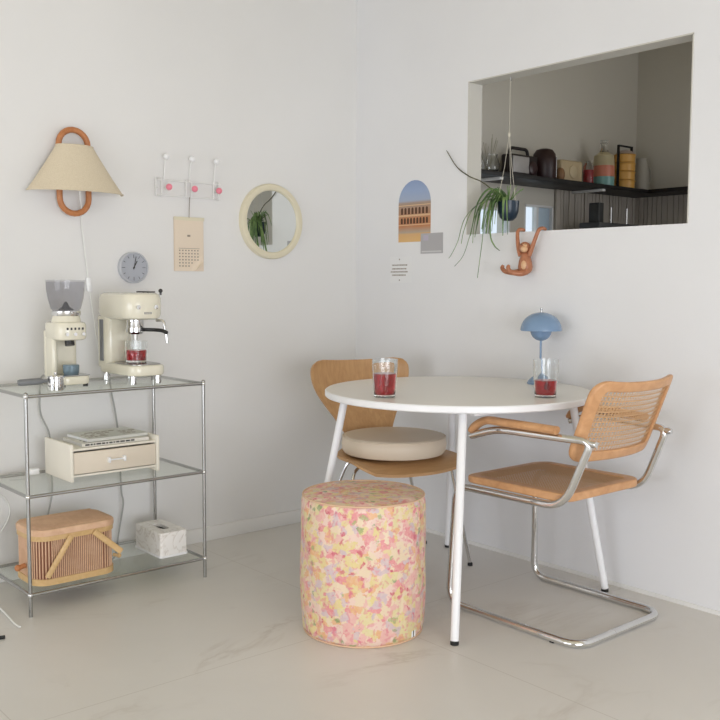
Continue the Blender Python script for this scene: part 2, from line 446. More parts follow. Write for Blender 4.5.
MB().lathe([(0, .272), (.004, .274), (.004, .284), (.0055, .286), (.0055, .292), (0, .294)], n=14).build('finial', M_STEEL, l)

# ================================================================ OAK SHELL CHAIR + CUSHION
CH = Vector((-.468, -.775, 0)); rotc = math.atan2(.235, .97)-PI  # local +y = facing
# facing direction (-.235,-.97)
rotz = math.atan2(-.97, -.235)-PI/2
oc = root('oak_shell_chair', CH, 'light oak shell chair with waisted backrest at the far side of the white table', 'chair', rotz)
def shell_seat():
    mb = MB(); NU, NV = 20, 16; th = .011
    rows = []
    for j in range(NV+1):
        v = j/NV; y_ = -.205+.41*v
        hw = .10+.128*min(1, math.sin(min(1, v*1.9)*PI/2))*1.0
        if v > .82: hw -= .05*((v-.82)/.18)**2
        row = []
        for i in range(NU+1):
            u_ = -1+2*i/NU; x_ = hw*u_
            z_ = .450+.012*abs(u_)**2.5-.006
            if v > .75: z_ -= .035*((v-.75)/.25)**2
            if v < .12: z_ += .03*((.12-v)/.12)**2
            row.append((x_, y_+.012*(1-u_*u_)*(v > .8), z_))
        rows.append(row)
    top = [mb.ring(rw) for rw in rows]; bot = [mb.ring([(a, b, c-th) for a, b, c in rw]) for rw in rows]
    mb.skin(top, False); mb.skin(bot, False)
    for k in (0, NV): 
        for i in range(NU): mb.bm.faces.new((top[k][i], top[k][i+1], bot[k][i+1], bot[k][i]))
    for k in (0, NU):
        for j in range(NV): mb.bm.faces.new((top[j][k], top[j+1][k], bot[j+1][k], bot[j][k]))
    return mb
shell_seat().build('seat', M_OAK, oc, ang=50)
def shell_back():
    mb = MB(); NU, NV = 24, 22; th = .011
    rows = []
    for j in range(NV+1):
        v = j/NV
        z_ = .487+.315*v
        yb = -.200-.115*v-.02*math.sin(v*PI)
        # half width: narrow waist low, wide shoulders
        hw = .096+.044*v/.25 if v < .25 else .140+.090*math.sin(min(1, (v-.25)/.60)*PI/2)**1.1
        if v > .86: hw = .230-.030*((v-.86)/.14)**2.6
        row = []
        for i in range(NU+1):
            u_ = -1+2*i/NU
            x_ = hw*u_; curve = .045*u_*u_*(.35+.65*v)
            dz = (.010*abs(u_)**2.0-.012*max(0, abs(u_)-.84)**1.2*6)*v*v
            row.append((x_, yb+curve, z_+dz))
        rows.append(row)
    top = [mb.ring(rw) for rw in rows]; bot = [mb.ring([(a, b-th, c) for a, b, c in rw]) for rw in rows]
    mb.skin(top, False); mb.skin(bot, False)
    for k in (0, NV):
        for i in range(NU): mb.bm.faces.new((top[k][i], top[k][i+1], bot[k][i+1], bot[k][i]))
    for k in (0, NU):
        for j in range(NV): mb.bm.faces.new((top[j][k], top[j+1][k], bot[j+1][k], bot[j][k]))
    return mb
shell_back().build('backrest', M_OAKV, oc, ang=50)
for sx in (-1, 1):
    for yt, yf in ((.03, .155), (-.03, -.20)):
        bx_ = .215 if yt > 0 else .13
        p = fillet([(sx*.03, yt, .428), (sx*bx_, yt+(yf-yt)*.5, .424), (sx*.278, yf, .006)], .05, 8)
        lg = MB().tube(p, .0068, 10).build('leg', M_CHROME, oc)
        MB().lathe([(0, 0), (.010, 0), (.010, .010), (.007, .014), (0, .014)], (sx*.278, yf, 0), 12).build('foot', M_BLACK, lg)
MB().lathe([(0, .424), (.06, .424), (.06, .436), (0, .436)], n=24).build('under_seat_plate', M_CHROME, oc)
cu = root('seat_cushion', (CH.x, CH.y, .462), 'thick round ivory seat cushion lying on the oak shell chair', 'cushion', rotz)
cp = [(0, -.006), (.17, -.006), (.196, 0), (.205, .012), (.208, .035), (.205, .058), (.196, .068), (.17, .073), (0, .077)]
MB().lathe(cp, (0, .02, 0), 56).build('cushion_body', M_CUSH, cu)
MB().tube([(.203*math.cos(a*PI/28), .02+.203*math.sin(a*PI/28), .063) for a in range(56)], .0028, 8, closed=True).build('piping', M_CUSH, cu)

# ================================================================ CANTILEVER CANE CHAIR
cc = root('cantilever_armchair', (-.398, -1.520, 0), 'chrome cantilever armchair with beech and woven cane seat and back, right of the table', 'chair', 0)
TR = .0125
for sx in (-1, 1):
    X = sx*.234; XR = sx*.216; XA = sx*.208; XB = sx*.262
    p = fillet([(0, -.287, TR), (X, -.287, TR), (X, .262, TR), (XR, .250, .425), (XR, -.208, .430), (XA, -.300, .648), (XB, .03, .654), (XB+sx*.006, .135, .620)],
               [0, .07, .06, .06, .075, .035, .05, 0], 8)
    fr = MB().tube(p, TR, 16).build('tubular_frame', M_CHROME, cc)
    MB().lathe([(0, -.012), (.011, -.012), (.012, 0), (.009, .010), (0, .012)], (0, 0, 0), 14,
               Matrix.Translation((XA, -.308, .642)) @ Matrix.Rotation(PI/2, 4, 'X')).build('bolt_knob', M_CHROME, fr)
MB().tube([(-.05, -.287, TR), (.05, -.287, TR)], TR+.0004, 16).build('frame_joint', M_CHROME, cc)
MB().tube([(-.234, -.20, .0035), (-.234, -.185, .0035)], .010, 10).build('glide', M_BLACK, cc)
# armrest wood
for sx in (-1, 1):
    X = sx*.264
    pts = spline([(X-sx*.022, -.195, .674), (X-sx*.010, -.10, .677), (X, .01, .679), (X, .07, .678), (X, .112, .660), (X, .140, .634)], 6)
    k = len(pts)
    rs = [(.021, .0135)]*(k-4)+[(.021, .0130), (.022, .011), (.020, .010), (.015, .006)]
    MB().tube(pts, rs, 14, flat=(1, 0, 0)).build('armrest', M_BEECH, cc)
# seat frame (trapezoid-ish rounded ring) + cane
def frame_ring(mb, outer, inner, f_top, f_bot):
    n = len(outer)
    o1 = mb.ring([f_top(*p) for p in outer]); i1 = mb.ring([f_top(*p) for p in inner])
    o0 = mb.ring([f_bot(*p) for p in outer]); i0 = mb.ring([f_bot(*p) for p in inner])
    for i in range(n):
        j = (i+1) % n
        for a, b in ((o1, i1), (i1, i0), (i0, o0), (o0, o1)):
            mb.bm.faces.new((a[i], a[j], b[j], b[i])).material_index = mb.mi
SW, SY0, SY1 = .214, -.215, .228
mb = MB()
frame_ring(mb, rrect(-SW, SW, SY0, SY1, .055), rrect(-SW+.042, SW-.042, SY0+.042, SY1-.042, .02),
           lambda a, b: Vector((a, b, .470-.006*max(0, (b-.15)/.08))), lambda a, b: Vector((a, b, .4425-.0*max(0, (b-.15)/.08))))
sf = mb.build('seat_frame', M_BEECH, cc)
bv = sf.modifiers.new('b', 'BEVEL'); bv.width = .006; bv.segments = 3
def cane(mb, u0, u1, v0, v1, pitch, surf, wd=.0016, t_=.0009):
    """woven cane lattice: paired verticals and horizontals plus both diagonals"""
    def ribbon(pts, off, wv=wd):
        P3 = [surf(a, b, off) for a, b in pts]
        for (a, b), (p, q), in zip(zip(pts, pts[1:]), zip(P3, P3[1:])):
            dx, dy = b[0]-a[0], b[1]-a[1]; L = math.hypot(dx, dy)
            nx, ny = -dy/L*wv/2, dx/L*wv/2
            mb.quad(surf(a[0]+nx, a[1]+ny, off), surf(b[0]+nx, b[1]+ny, off), surf(b[0]-nx, b[1]-ny, off), surf(a[0]-nx, a[1]-ny, off))
    pa, pb = pitch if isinstance(pitch, tuple) else (pitch, pitch)
    nu = int((u1-u0)/pa); nv = int((v1-v0)/pb); pu = (u1-u0)/nu; pv = (v1-v0)/nv
    for i in range(nu+1):
        ribbon([(u0+i*pu, v0+(v1-v0)*k/8) for k in range(9)], 0)
    for j in range(nv+1):
        ribbon([(u0+(u1-u0)*k/16, v0+j*pv) for k in range(17)], t_)
    for sgn in (1, -1):
        for k in range(-nv, nu+nv+1):
            pts = [(u0+(k+sgn*j)*pu, v0+j*pv) for j in range(nv+1) if 0 <= k+sgn*j <= nu]
            if len(pts) > 1: ribbon(pts, 2*t_*sgn, wd*.35)
mb = MB()
cane(mb, -SW+.042, SW-.042, SY0+.042, SY1-.042, .0115, lambda a, b, o: Vector((a, b, .4655+o)), wd=.0072)
mb.build('cane_seat', M_CANE, cc, smooth=False)
# backrest: curved panel, local u = x, v = up along lean
BW, BH = .214, .262
def back_surf(u_, v_, off=0.):
    s2 = (u_/BW)**2
    z_ = .570+v_*.975+.016*(v_/BH)*s2*abs(u_/BW)
    y_ = -.252-.103*(v_/BH)+.046*s2
    return Vector((u_+.006, y_-off, z_))
mb = MB()
def dens(poly, k=5):
    out = []
    for (a, b), (c, d2) in zip(poly, poly[1:]+poly[:1]):
        L = math.hypot(c-a, d2-b); kk = max(1, int(L/.03))
        for i in range(kk): out.append((a+(c-a)*i/kk, b+(d2-b)*i/kk))
    return out
outer = rrect(-BW, BW, 0, BH, .05); inner = rrect(-BW+.036, BW-.036, .034, BH-.034, .022)
def dens2(po, pi):
    o, i_ = [], []
    n = len(po)
    for k in range(n):
        a, b = po[k], po[(k+1) % n]; c, d2 = pi[k], pi[(k+1) % n]
        kk = max(1, int(math.hypot(b[0]-a[0], b[1]-a[1])/.03))
        for q in range(kk):
            t_ = q/kk; o.append((a[0]+(b[0]-a[0])*t_, a[1]+(b[1]-a[1])*t_)); i_.append((c[0]+(d2[0]-c[0])*t_, c[1]+(d2[1]-c[1])*t_))
    return o, i_
po, pi_ = dens2(outer, inner)
frame_ring(mb, po, pi_, lambda a, b: back_surf(a, b, .011), lambda a, b: back_surf(a, b, -.011))
bf = mb.build('backrest_frame', M_BEECH, cc)
bv = bf.modifiers.new('b', 'BEVEL'); bv.width = .007; bv.segments = 3; bv.limit_method = 'ANGLE'
mb = MB()
cane(mb, -BW+.034, BW-.034, .032, BH-.032, (.0130, .0158), lambda a, b, o: back_surf(a, b, o), wd=.0046)
mb.build('cane_back', M_CANE, cc, smooth=False)

# ================================================================ POUF
pf = root('floral_pouf', (-1.000, -1.222, 0), 'cylindrical pouf in pink and yellow floral vinyl standing in front of the table', 'pouf')
mb = MB(); NA, NZ = 96, 30; HP, RP = .444, .199
rings = []
for j in range(NZ+1):
    z_ = HP*j/NZ; base_r = RP+.006*math.sin(PI*j/NZ)
    if j == 0: base_r = RP-.012
    if j == NZ: base_r = RP-.004
    pts = []
    for i in range(NA):
        a = 2*PI*i/NA
        wr = .0022*math.sin(a*5+z_*9)*math.sin(z_*14+2*a)+.0012*math.sin(a*17+z_*23)
        # vertical puckers near the top front
        da = math.atan2(math.sin(a-math.radians(-118)), math.cos(a-math.radians(-118)))
        wr += .004*math.sin(da*60)*math.exp(-(da/.14)**2)*math.exp(-((HP-z_)/.12)**2)
        pts.append(((base_r+wr)*math.cos(a), (base_r+wr)*math.sin(a), z_))
    rings.append(mb.ring(pts))
for kk, rr in enumerate((.175, .14, .1, .05, .004)):
    pts = []
    for i in range(NA):
        a = 2*PI*i/NA; x_, y_ = rr*math.cos(a), rr*math.sin(a)
        pts.append((x_, y_, HP+.003*(kk+1)**.6+.0035*math.sin(x_*38+y_*30+2*math.sin(y_*25))*(rr/.175)**.5*math.sin(y_*20+1)))
    rings.append(mb.ring(pts))
mb.skin(rings, True, True, True)
mb.build('fabric_cover', M_FLORAL, pf, ang=60)
MB().tube([((RP-.002)*math.cos(a*PI/40), (RP-.002)*math.sin(a*PI/40), HP) for a in range(80)], .0032, 8, closed=True).build('top_piping', M_PIPE, pf)
MB().tube([((RP-.006)*math.cos(a*PI/40), (RP-.006)*math.sin(a*PI/40), .0035) for a in range(80)], .0032, 8, closed=True).build('bottom_piping', M_PIPE, pf)
a = math.radians(-78)
MB().m(0).box(-.012, -.004, -.002, 0, .0, .020).m(1).box(-.004, .001, -.002, 0, 0, .020).m(0).box(.001, .009, -.002, 0, 0, .020).build(
    'brand_tag', [M_WHITE, M_BLACK], pf, loc=((RP+.001)*math.cos(a), (RP+.001)*math.sin(a), .012), rot=(0, 0, a+PI/2), label='small white and black fabric tag')

# ================================================================ METAL SHELF UNIT
X0, X1, YF, YB = -1.803, -1.127, -.441, -.051
ZS = (.0806, .4155, .753)
su = root('shelf_unit', ((X0+X1)/2, YF, 0), 'chrome tube shelf unit with three glass shelves against the left wall', 'shelf')
ox, oy = (X0+X1)/2, YF
def L(x_, y_, z_): return (x_-ox, y_-oy, z_)
for x_ in (X0, X1):
    for y_ in (YF, YB):
        MB().tube([L(x_, y_, 0), L(x_, y_, .753)], .0065, 12).ball(L(x_, y_, .753), .0078, 12).build('post', M_STEEL, su)
for z_ in ZS:
    zz = z_-.007
    for a, b in (((X0, YF), (X1, YF)), ((X0, YB), (X1, YB)), ((X0, YF), (X0, YB)), ((X1, YF), (X1, YB))):
        MB().tube([L(a[0], a[1], zz), L(b[0], b[1], zz)], .0058, 10).build('rail', M_STEEL, su)
    MB().box(X0-ox+.008, X1-ox-.008, .008, YB-oy-.008, z_-.006, z_, .001).build('glass_shelf', M_SHELFGLASS, su)
    for x_ in (X0, X1):
        for y_ in (YF, YB):
            MB().ball(L(x_, y_, zz), .0092, 12).build('connector', M_CHROME, su)

# ================================================================ GRINDER
ZT = .7535
g = root('coffee_grinder', (-1.577, -.25, ZT), 'cream retro coffee grinder with smoky bean hopper at the left of the top shelf', 'coffee grinder')
def slab(mb, x0, x1, y0, y1, z0, z1, rad, bev=.008):
    pl = rrect(x0, x1, y0, y1, rad, 6); ins = rrect(x0+bev, x1-bev, y0+bev, y1-bev, max(.002, rad-bev), 6)
    mid = rrect(x0+bev*.3, x1-bev*.3, y0+bev*.3, y1-bev*.3, max(.002, rad-bev*.3), 6)
    R3 = lambda pp, z_: mb.ring([(a_, b_, z_) for a_, b_ in pp])
    mb.skin([R3(ins, z0), R3(mid, z0+bev*.3), R3(pl, z0+bev), R3(pl, z1-bev), R3(mid, z1-bev*.3), R3(ins, z1)], True, True, True)
    return mb
mb = MB()
slab(mb, -.058, .058, -.085, .085, .008, .040, .035, .008)       # base
slab(mb, -.058, .058, .030, .085, .030, .200, .026, .006)        # column
slab(mb, -.0565, -.036, -.008, .075, .030, .172, .009, .004)      # side wall
slab(mb, -.058, .058, -.075, .085, .165, .230, .045, .012)       # head
mb.lathe([(0, .225), (.052, .228), (.050, .240), (.046, .252), (0, .254)], (0, 0, 0), 36)
mb.build('body', M_CREAM, g)
MB().lathe([(.0, .252), (.050, .252), (.052, .256), (.052, .268), (.048, .270), (0, .270)], n=36).build('collar', M_CHROME, g)
hp = [(.047, .270), (.052, .275), (.062, .310), (.067, .345), (.068, .374), (.0665, .374), (.0655, .345), (.0605, .312), (.0505, .277), (.0455, .2715)]
hop = MB().lathe(hp, n=40).build('bean_hopper', M_SMOKE, g)
MB().lathe([(0, .3745), (.069, .3745), (.069, .379), (.0, .380)], n=40).build('hopper_lid', M_SMOKE, hop)
MB().lathe([(.0, .271), (.03, .272), (.014, .282), (.005, .300), (0, .301)], n=20).build('hopper_core', M_GRPH, hop)
MB().tube([(0, -.025, .168), (0, -.03, .145)], .017, 18).build('grind_chute', M_DKSTEEL, g)
mb = MB(); mb.lathe([(0, .041), (.024, .041), (.028, .05), (.029, .074), (.026, .078), (0, .078)], (0, -.035, 0), 24); mb.build('ground_coffee_cup', pm('tinted_cup', (120, 140, 152), .2, .3), g)
MB().box(-.050, .050, -.082, .0, .040, .0425).build('drip_plate', M_STEEL, g)
kn = MB()
for x_ in (-.03, -.016, -.002, .012, .026): kn.box(x_, x_+.006, -.0768, -.0735, .203, .211)
kn.build('raised_lettering', M_DKSTEEL, g)
for x_ in (-.03, 0, .03):
    MB().lathe([(0, -.006), (.006, -.006), (.006, .004), (0, .004)], (0, 0, 0), 16, Matrix.Translation((x_, -.078, .188)) @ Matrix.Rotation(PI/2, 4, 'X')).build('button', M_CHROME, g)
for sx in (-1, 1):
    for y_ in (-.06, .06): MB().lathe([(0, 0), (.009, 0), (.009, .010), (0, .010)], (sx*.042, y_, 0), 12).build('foot', M_BLACK, g)

# ================================================================ ESPRESSO MACHINE
e = root('espresso_machine', (-1.330, -.262, ZT), 'cream retro espresso machine with chrome group at the right of the top shelf', 'espresso machine')
mb = MB()
slab(mb, -.073, .073, -.150, .145, .030, .070, .045, .010)
slab(mb, -.072, .034, .050, .145, .050, .245, .022, .006)
slab(mb, -.077, .077, -.138, .152, .235, .333, .062, .020)
mb.build('body', M_CREAM, e)
MB().box(-.0755, -.068, .082, .110, .075, .232, .002).build('side_strip', M_GRPH, e)
dp = MB(); slab(dp, -.060, .060, -.138, .045, .068, .074, .035, .0015); dp.build('drip_grille', M_STEEL, e)
MB().lathe([(0, .196), (.030, .196), (.033, .204), (.033, .240), (0, .240)], (0, -.035, 0), 30).build('group_head', M_CHROME, e)
MB().lathe([(0, .180), (.026, .180), (.036, .188), (.036, .204), (0, .204)], (0, -.035, 0), 30).lathe([(0, .158), (.008, .158), (.010, .182), (0, .182)], (0, -.035, 0), 14).build('portafilter', M_CHROME, e)
MB().tube(spline([(.030, -.055, .196), (.050, -.135, .196), (.060, -.165, .188)], 5), .007, 12).build('portafilter_handle', M_DKSTEEL, e)
MB().tube(spline([(.048, -.110, .232), (.058, -.140, .230), (.062, -.150, .200), (.066, -.156, .150)], 6), .0055, 12).build('steam_wand', M_CHROME, e)
for x_ in (-.040, .030):
    MB().lathe([(0, -.004), (.008, -.004), (.008, .005), (0, .006)], (0, 0, 0), 18, Matrix.Translation((x_, -.139, .282)) @ Matrix.Rotation(PI/2, 4, 'X')).build('button', M_CHROME, e)
for k, y_ in enumerate((-.10, -.06, -.02)):
    MB().box(.02, .05, y_, y_+.012, .334, .339, .001).build('cup_rail_slot', M_DKSTEEL, e)
MB().ball((.062, -.118, .341), .008, 14).tube([(.062, -.118, .325), (.062, -.118, .338)], .004, 8).build('steam_knob', M_DKSTEEL, e)
lt = MB()
for x_ in (-.016, -.008, .0, .008): lt.box(x_, x_+.005, -.1395, -.1365, .256, .264)
lt.build('raised_lettering', M_STEEL, e)
for sx in (-1, 1):
    for y_ in (-.11, .11): MB().lathe([(0, 0), (.013, 0), (.013, .031), (0, .031)], (sx*.05, y_, 0), 16).build('foot', M_CHROME, e)
tumbler('drinking_glass', (-1.330, -.302, ZT+.0742), 'small clear glass of red drink standing on the drip grille of the cream espresso machine', .046, .041, .080, .038)

# loose portafilter at the left front corner of the top shelf
pt = root('loose_portafilter', (-1.672, -.375, ZT), 'chrome portafilter with a grey handle lying at the left front of the top shelf', 'portafilter')
MB().lathe([(0, 0), (.028, 0), (.029, .003), (.027, .040), (.031, .042), (.031, .048), (.026, .048), (.024, .044), (0, .044)], n=32).build('basket', M_CHROME, pt)
MB().tube([(-.028, .002, .034), (-.045, .004, .034)], .006, 12).tube([(-.045, .004, .034), (-.055, .005, .034), (-.118, .012, .032), (-.126, .013, .032)], [.009, .012, .0115, .009], 14).build('handle', M_GRPH, pt)
MB().tube([(0, 0, .044), (0, 0, .056)], .004, 10).ball((0, 0, .059), .0055, 12).build('knob', M_CHROME, pt)

# ================================================================ DRAWER BOX + MAGAZINES
DX0, DX1, DY0, DY1, DZ = -1.612, -1.262, -.345, -.115, ZS[1]+.0005
db = root('drawer_box', ((DX0+DX1)/2, (DY0+DY1)/2, DZ), 'cream wooden desktop drawer box on the middle glass shelf', 'drawer box')
hx, hy = (DX1-DX0)/2, (DY1-DY0)/2
for sx in (-1, 1):
    MB().box(sx*hx-(.012 if sx > 0 else -.0), sx*hx+(.0 if sx > 0 else .012), -hy, hy, 0, .135, .002).build('side_panel', M_CREAMBOX, db)
MB().box(-hx+.012, hx-.012, -hy+.012, hy, .108, .116, .001).build('top_panel', M_CREAMBOX, db)
MB().box(-hx+.012, hx-.012, -hy+.012, hy, .014, .022, .001).box(-hx+.012, hx-.012, hy-.006, hy, .02, .11).build('carcass', M_CREAMBOX, db)
dr = MB().box(-hx+.014, hx-.014, -hy+.004, -hy+.014, .026, .103, .0015).build('drawer', M_DRAWER, db)
MB().tube([(-.028, -hy-.006, .066), (.028, -hy-.006, .066)], .003, 10).box(-.034, -.026, -hy-.012, -hy+.005, .056, .076, .002).box(.026, .034, -hy-.012, -hy+.005, .056, .076, .002).build('handle', M_WHITE, dr)
zt = DZ+.1163
M_MAG = pm('magazine_cover', (226, 222, 212), .5); M_MAG2 = pm('grey_magazine_cover', (214, 214, 206), .5)
def book(name, cx, cy, z_, w_, d_, h_, rz, label, mat, ink):
    b = root(name, (cx, cy, z_), label, 'book', rz, 'books on the drawer box')
    cv = MB().box(-w_/2, w_/2, -d_/2, d_/2, 0, .0012).box(-w_/2, w_/2, -d_/2, d_/2, h_-.0012, h_).box(-w_/2, w_/2, -d_/2, -d_/2+.0012, 0, h_)
    MB().box(-w_/2+.003, w_/2-.003, -d_/2+.0014, d_/2-.003, .0014, h_-.0014).build('pages', M_WHITE, b)
    mb = cv.m(1)
    if ink == 1:
        xx = -w_/2+.012
        while xx < w_/2*.45:
            q = random.uniform(.006, .018); mb.box(xx, xx+q, -d_/2-.0006, -d_/2+.0002, h_*.3, h_*.72); xx += q+.004
    for r0 in range(4):
        xx = -w_/2+.02
        while xx < w_/2-.03:
            q = random.uniform(.01, .035)
            if random.random() < .7: mb.box(xx, xx+q, -d_/2+.03+r0*.03, -d_/2+.042+r0*.03, h_-.0002, h_+.0004)
            xx += q+.006
    mb.build('cover', [mat, M_INKD if ink else M_INK], b)
    return b
book('magazine', -1.422, -.225, zt, .262, .185, .014, math.radians(-1), 'cream magazine with dark printed spine, lower one lying on the drawer box', M_MAG, 1)
book('magazine', -1.410, -.215, zt+.0146, .245, .172, .012, math.radians(3), 'pale magazine, uppermost on the drawer box', M_MAG2, 0)

# ================================================================ BASKET
BX0, BX1, BY0, BY1 = -1.765, -1.468, -.402, -.195
bs = root('picnic_basket', ((BX0+BX1)/2, (BY0+BY1)/2, ZS[0]+.0005), 'tan woven bamboo picnic basket with lid and folded handles on the bottom shelf', 'basket')
bx, by = (BX1-BX0)/2, (BY1-BY0)/2
mb = MB()
P2 = rrect(-bx, bx, -by, by, .055, 8)
R3 = lambda pp, z_: mb.ring([(a_, b_, z_) for a_, b_ in pp])
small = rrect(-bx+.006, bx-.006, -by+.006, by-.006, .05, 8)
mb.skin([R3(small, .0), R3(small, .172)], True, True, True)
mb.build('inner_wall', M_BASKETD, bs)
mb = MB()
dp_ = dens(P2, 1)
# vertical staves around the perimeter
per = []
for (a, b) in zip(P2, P2[1:]+P2[:1]):
    Ls = math.hypot(b[0]-a[0], b[1]-a[1]); kk = max(1, round(Ls/.0072))
    for q in range(kk): per.append(((a[0]+(b[0]-a[0])*q/kk), (a[1]+(b[1]-a[1])*q/kk)))
acc = []; last = None
for p_ in per:
    if last is None or math.hypot(p_[0]-last[0], p_[1]-last[1]) > .0060: acc.append(p_); last = p_
for (px_, py_) in acc: mb.tube([(px_*.985, py_*.985, .018), (px_*.985, py_*.985, .160)], .0024, 6)
mb.build('woven_staves', M_BASKET, bs)
def band(z0, z1, out, name, mat):
    mb = MB(); A = rrect(-bx-out, bx+out, -by-out, by+out, .055+out, 8)
    B = rrect(-bx+.004, bx-.004, -by+.004, by-.004, .051, 8)
    f0 = lambda pp, z_: mb.ring([(a_, b_, z_) for a_, b_ in pp])
    mb.skin([f0(B, z0), f0(A, z0), f0(A, z1), f0(B, z1)], True); return mb.build(name, mat, bs)
band(.0, .022, .004, 'bottom_band', M_RATTAN)
band(.156, .173, .005, 'rim_band', M_RATTAN)
mb = MB(); A = rrect(-bx-.007, bx+.007, -by-.007, by+.007, .06, 8); A2 = rrect(-bx-.003, bx+.003, -by-.003, by+.003, .056, 8); A3 = rrect(-bx+.02, bx-.02, -by+.02, by-.02, .045, 8)
f0 = lambda pp, z_: mb.ring([(a_, b_, z_) for a_, b_ in pp])
mb.skin([f0(A, .174), f0(A, .190), f0(A2, .195), f0(A3, .197)], True, True, True)
lid = mb.build('lid', M_BASKET, bs)
mb = MB()
for k in range(11): 
    y_ = -by+.02+k*(2*by-.04)/10; mb.box(-bx+.015, bx-.015, y_-.006, y_+.006, .1968, .1985)
mb.build('lid_slats', M_BASKET, lid)
# two folded handles lying diagonally on the front
MB().tube([(-.028, -by-.014, .164), (-.118, -by-.018, .034)], [(.010, .0045)]*2, 10, flat=(1, 0, 1)).build('handle', M_RATTAN, bs)
MB().tube([(.055, -by-.014, .166), (.150, -by-.030, .080)], [(.011, .005)]*2, 10, flat=(1, 0, 1)).build('handle', M_RATTAN, bs)
MB().tube([(-bx-.004, -by+.09, .06), (-bx-.028, -by+.09, .055)], .009, 12).ball((-bx-.03, -by+.09, .055), .012, 12).build('peg', M_BENT, bs)
MB().tube([(bx+.006, -by+.05, .05), (bx+.024, -by+.04, .045)], .006, 12).ball((bx+.026, -by+.04, .045), .009, 12).build('peg', M_RATTAN, bs)

# ================================================================ TISSUE BOX
tb = root('tissue_box', (-1.216, -.262, ZS[0]+.0005), 'white marbled tissue box at the right end of the bottom shelf', 'tissue box')
mb = MB(); hw, hd = .058, .104
o_ = rrect(-hw, hw, -hd, hd, .010, 4); i_ = [(x_*.30, y_*.48) for x_, y_ in rrect(-hw, hw, -hd, hd, .055, 4)]
o2 = [(x_*.97, y_*.985) for x_, y_ in o_]
f0 = lambda pp, z_: mb.ring([(a_, b_, z_) for a_, b_ in pp])
mb.skin([f0(o_, .008), f0(o_, .092), f0(o2, .096), f0(i_, .096), f0(i_, .085)], True, True, False)
mb.build('box_body', M_MARBLE, tb)
mb = MB(); slab(mb, -hw-.003, hw+.003, -hd-.003, hd+.003, 0, .009, .012, .002); mb.build('base_tray', M_WHITE, tb)
MB().prism([(x_*.95, y_*.95) for x_, y_ in i_], .080, .0845).build('slot', M_BLACK, tb)

# ================================================================ CORDS
def cord(name, pts, r_, mat, label, n=6): 
    return tag(MB().tube(spline(pts, n), r_, 8).build(name, mat), label, 'cord')
cord('appliance_cord', [(-1.587, -.16, .775), (-1.588, -.045, .770), (-1.592, -.028, .70), (-1.590, -.03, .625), (-1.561, -.035, .546), (-1.563, -.035, .45), (-1.554, -.035, .333), (-1.576, -.035, .22), (-1.60, -.03, .06), (-1.62, -.03, .006)],
     .0036, M_CORDG, 'grey cord hanging behind the shelf unit below the coffee grinder')
cord('appliance_cord', [(-1.318, -.112, .80), (-1.315, -.045, .775), (-1.301, -.028, .692), (-1.285, -.03, .599), (-1.274, -.035, .477), (-1.269, -.035, .293), (-1.261, -.035, .231), (-1.281, -.03, .111), (-1.299, -.03, .02), (-1.34, -.03, .006)],
     .0036, M_CORDG, 'grey cord hanging behind the shelf unit below the espresso machine')
cord('extension_cord', [(-1.90, -.012, .006), (-1.87, -.10, .006), (-1.858, -.301, .005), (-1.864, -.396, .005), (-1.872, -.474, .005), (-1.871, -.523, .005)], .0035, M_CORDW, 'white cord lying on the floor at the left front foot of the shelf unit')
cord('plug_lead', [(-2.05, -.555, .006), (-1.98, -.572, .006), (-1.94, -.580, .006)], .006, M_BLACK, 'short black cord end on the floor at the lower left of the photo')
cord('looped_cable', [(-1.86, -.010, .36), (-1.77, -.010, .345), (-1.722, -.010, .312), (-1.711, -.010, .25), (-1.76, -.010, .18), (-1.86, -.010, .14)], .0032, M_CORDW, 'white cord looping on the wall behind the left end of the shelf unit')
pg = root('plug_adapter', (-1.655, -.115, ZS[1]+.0005), 'small white plug adapter on the middle shelf left of the drawer box', 'plug')
MB().box(-.018, .018, -.012, .012, 0, .022, .004).build('adapter_body', M_WHITE, pg)
MB().tube(spline([(-.018, 0, .010), (-.05, .004, .010), (-.09, .012, .008)], 5), .003, 8).build('lead', M_CORDG, pg)

# ================================================================ WALL LAMP
wl = root('wall_lamp', (-1.440, 0, 1.545), 'wall lamp with cream linen shade on a bent orange wood loop, above the shelf unit', 'lamp')
ring_pts = []
hw, hh = .058, .158
for k in range(13): a = PI*k/12; ring_pts.append((hw*math.cos(a), -.03, hh-hw+hw*math.sin(a)))
for k in range(13): a = PI+PI*k/12; ring_pts.append((hw*math.cos(a), -.03, -hh+hw+hw*math.sin(a)))
MB().tube(fillet(ring_pts, .004, 1, True) if False else ring_pts, .0115, 14, closed=True).build('bent_wood_loop', M_BENT, wl)
mb = MB(); mb.box(-.02, .02, -.022, 0, .02, .07, .003); mb.build('wall_bracket', M_BENT, wl)
# half-cone linen shade, open towards the wall
mb = MB(); prof = [(.188, -.076), (.120, .012), (.062, .092)]
rings = []
NA = 36
prof2 = [(.189, -.080), (.170, -.054), (.149, -.024), (.121, .018), (.095, .058), (.072, .095)]
o_, i_ = [], []
for rr, z_ in prof2:
    o_.append(mb.ring([(rr*math.cos(PI+PI*k/NA), -.040+.62*rr*math.sin(PI+PI*k/NA), z_) for k in range(NA+1)]))
for rr, z_ in prof2:
    i_.append(mb.ring([((rr-.003)*math.cos(PI+PI*k/NA), -.040+.62*(rr-.003)*math.sin(PI+PI*k/NA), z_) for k in range(NA+1)]))
mb.skin(o_, False); mb.skin(i_, False)
mb.skin([o_[0], i_[0]], False); mb.skin([o_[-1], i_[-1]], False)
for k in (0, NA):
    for a, b, c, d2 in zip(o_, o_[1:], i_, i_[1:]): mb.bm.faces.new((a[k], b[k], d2[k], c[k]))
shd = mb.build('lamp_shade', M_SHADE, wl)
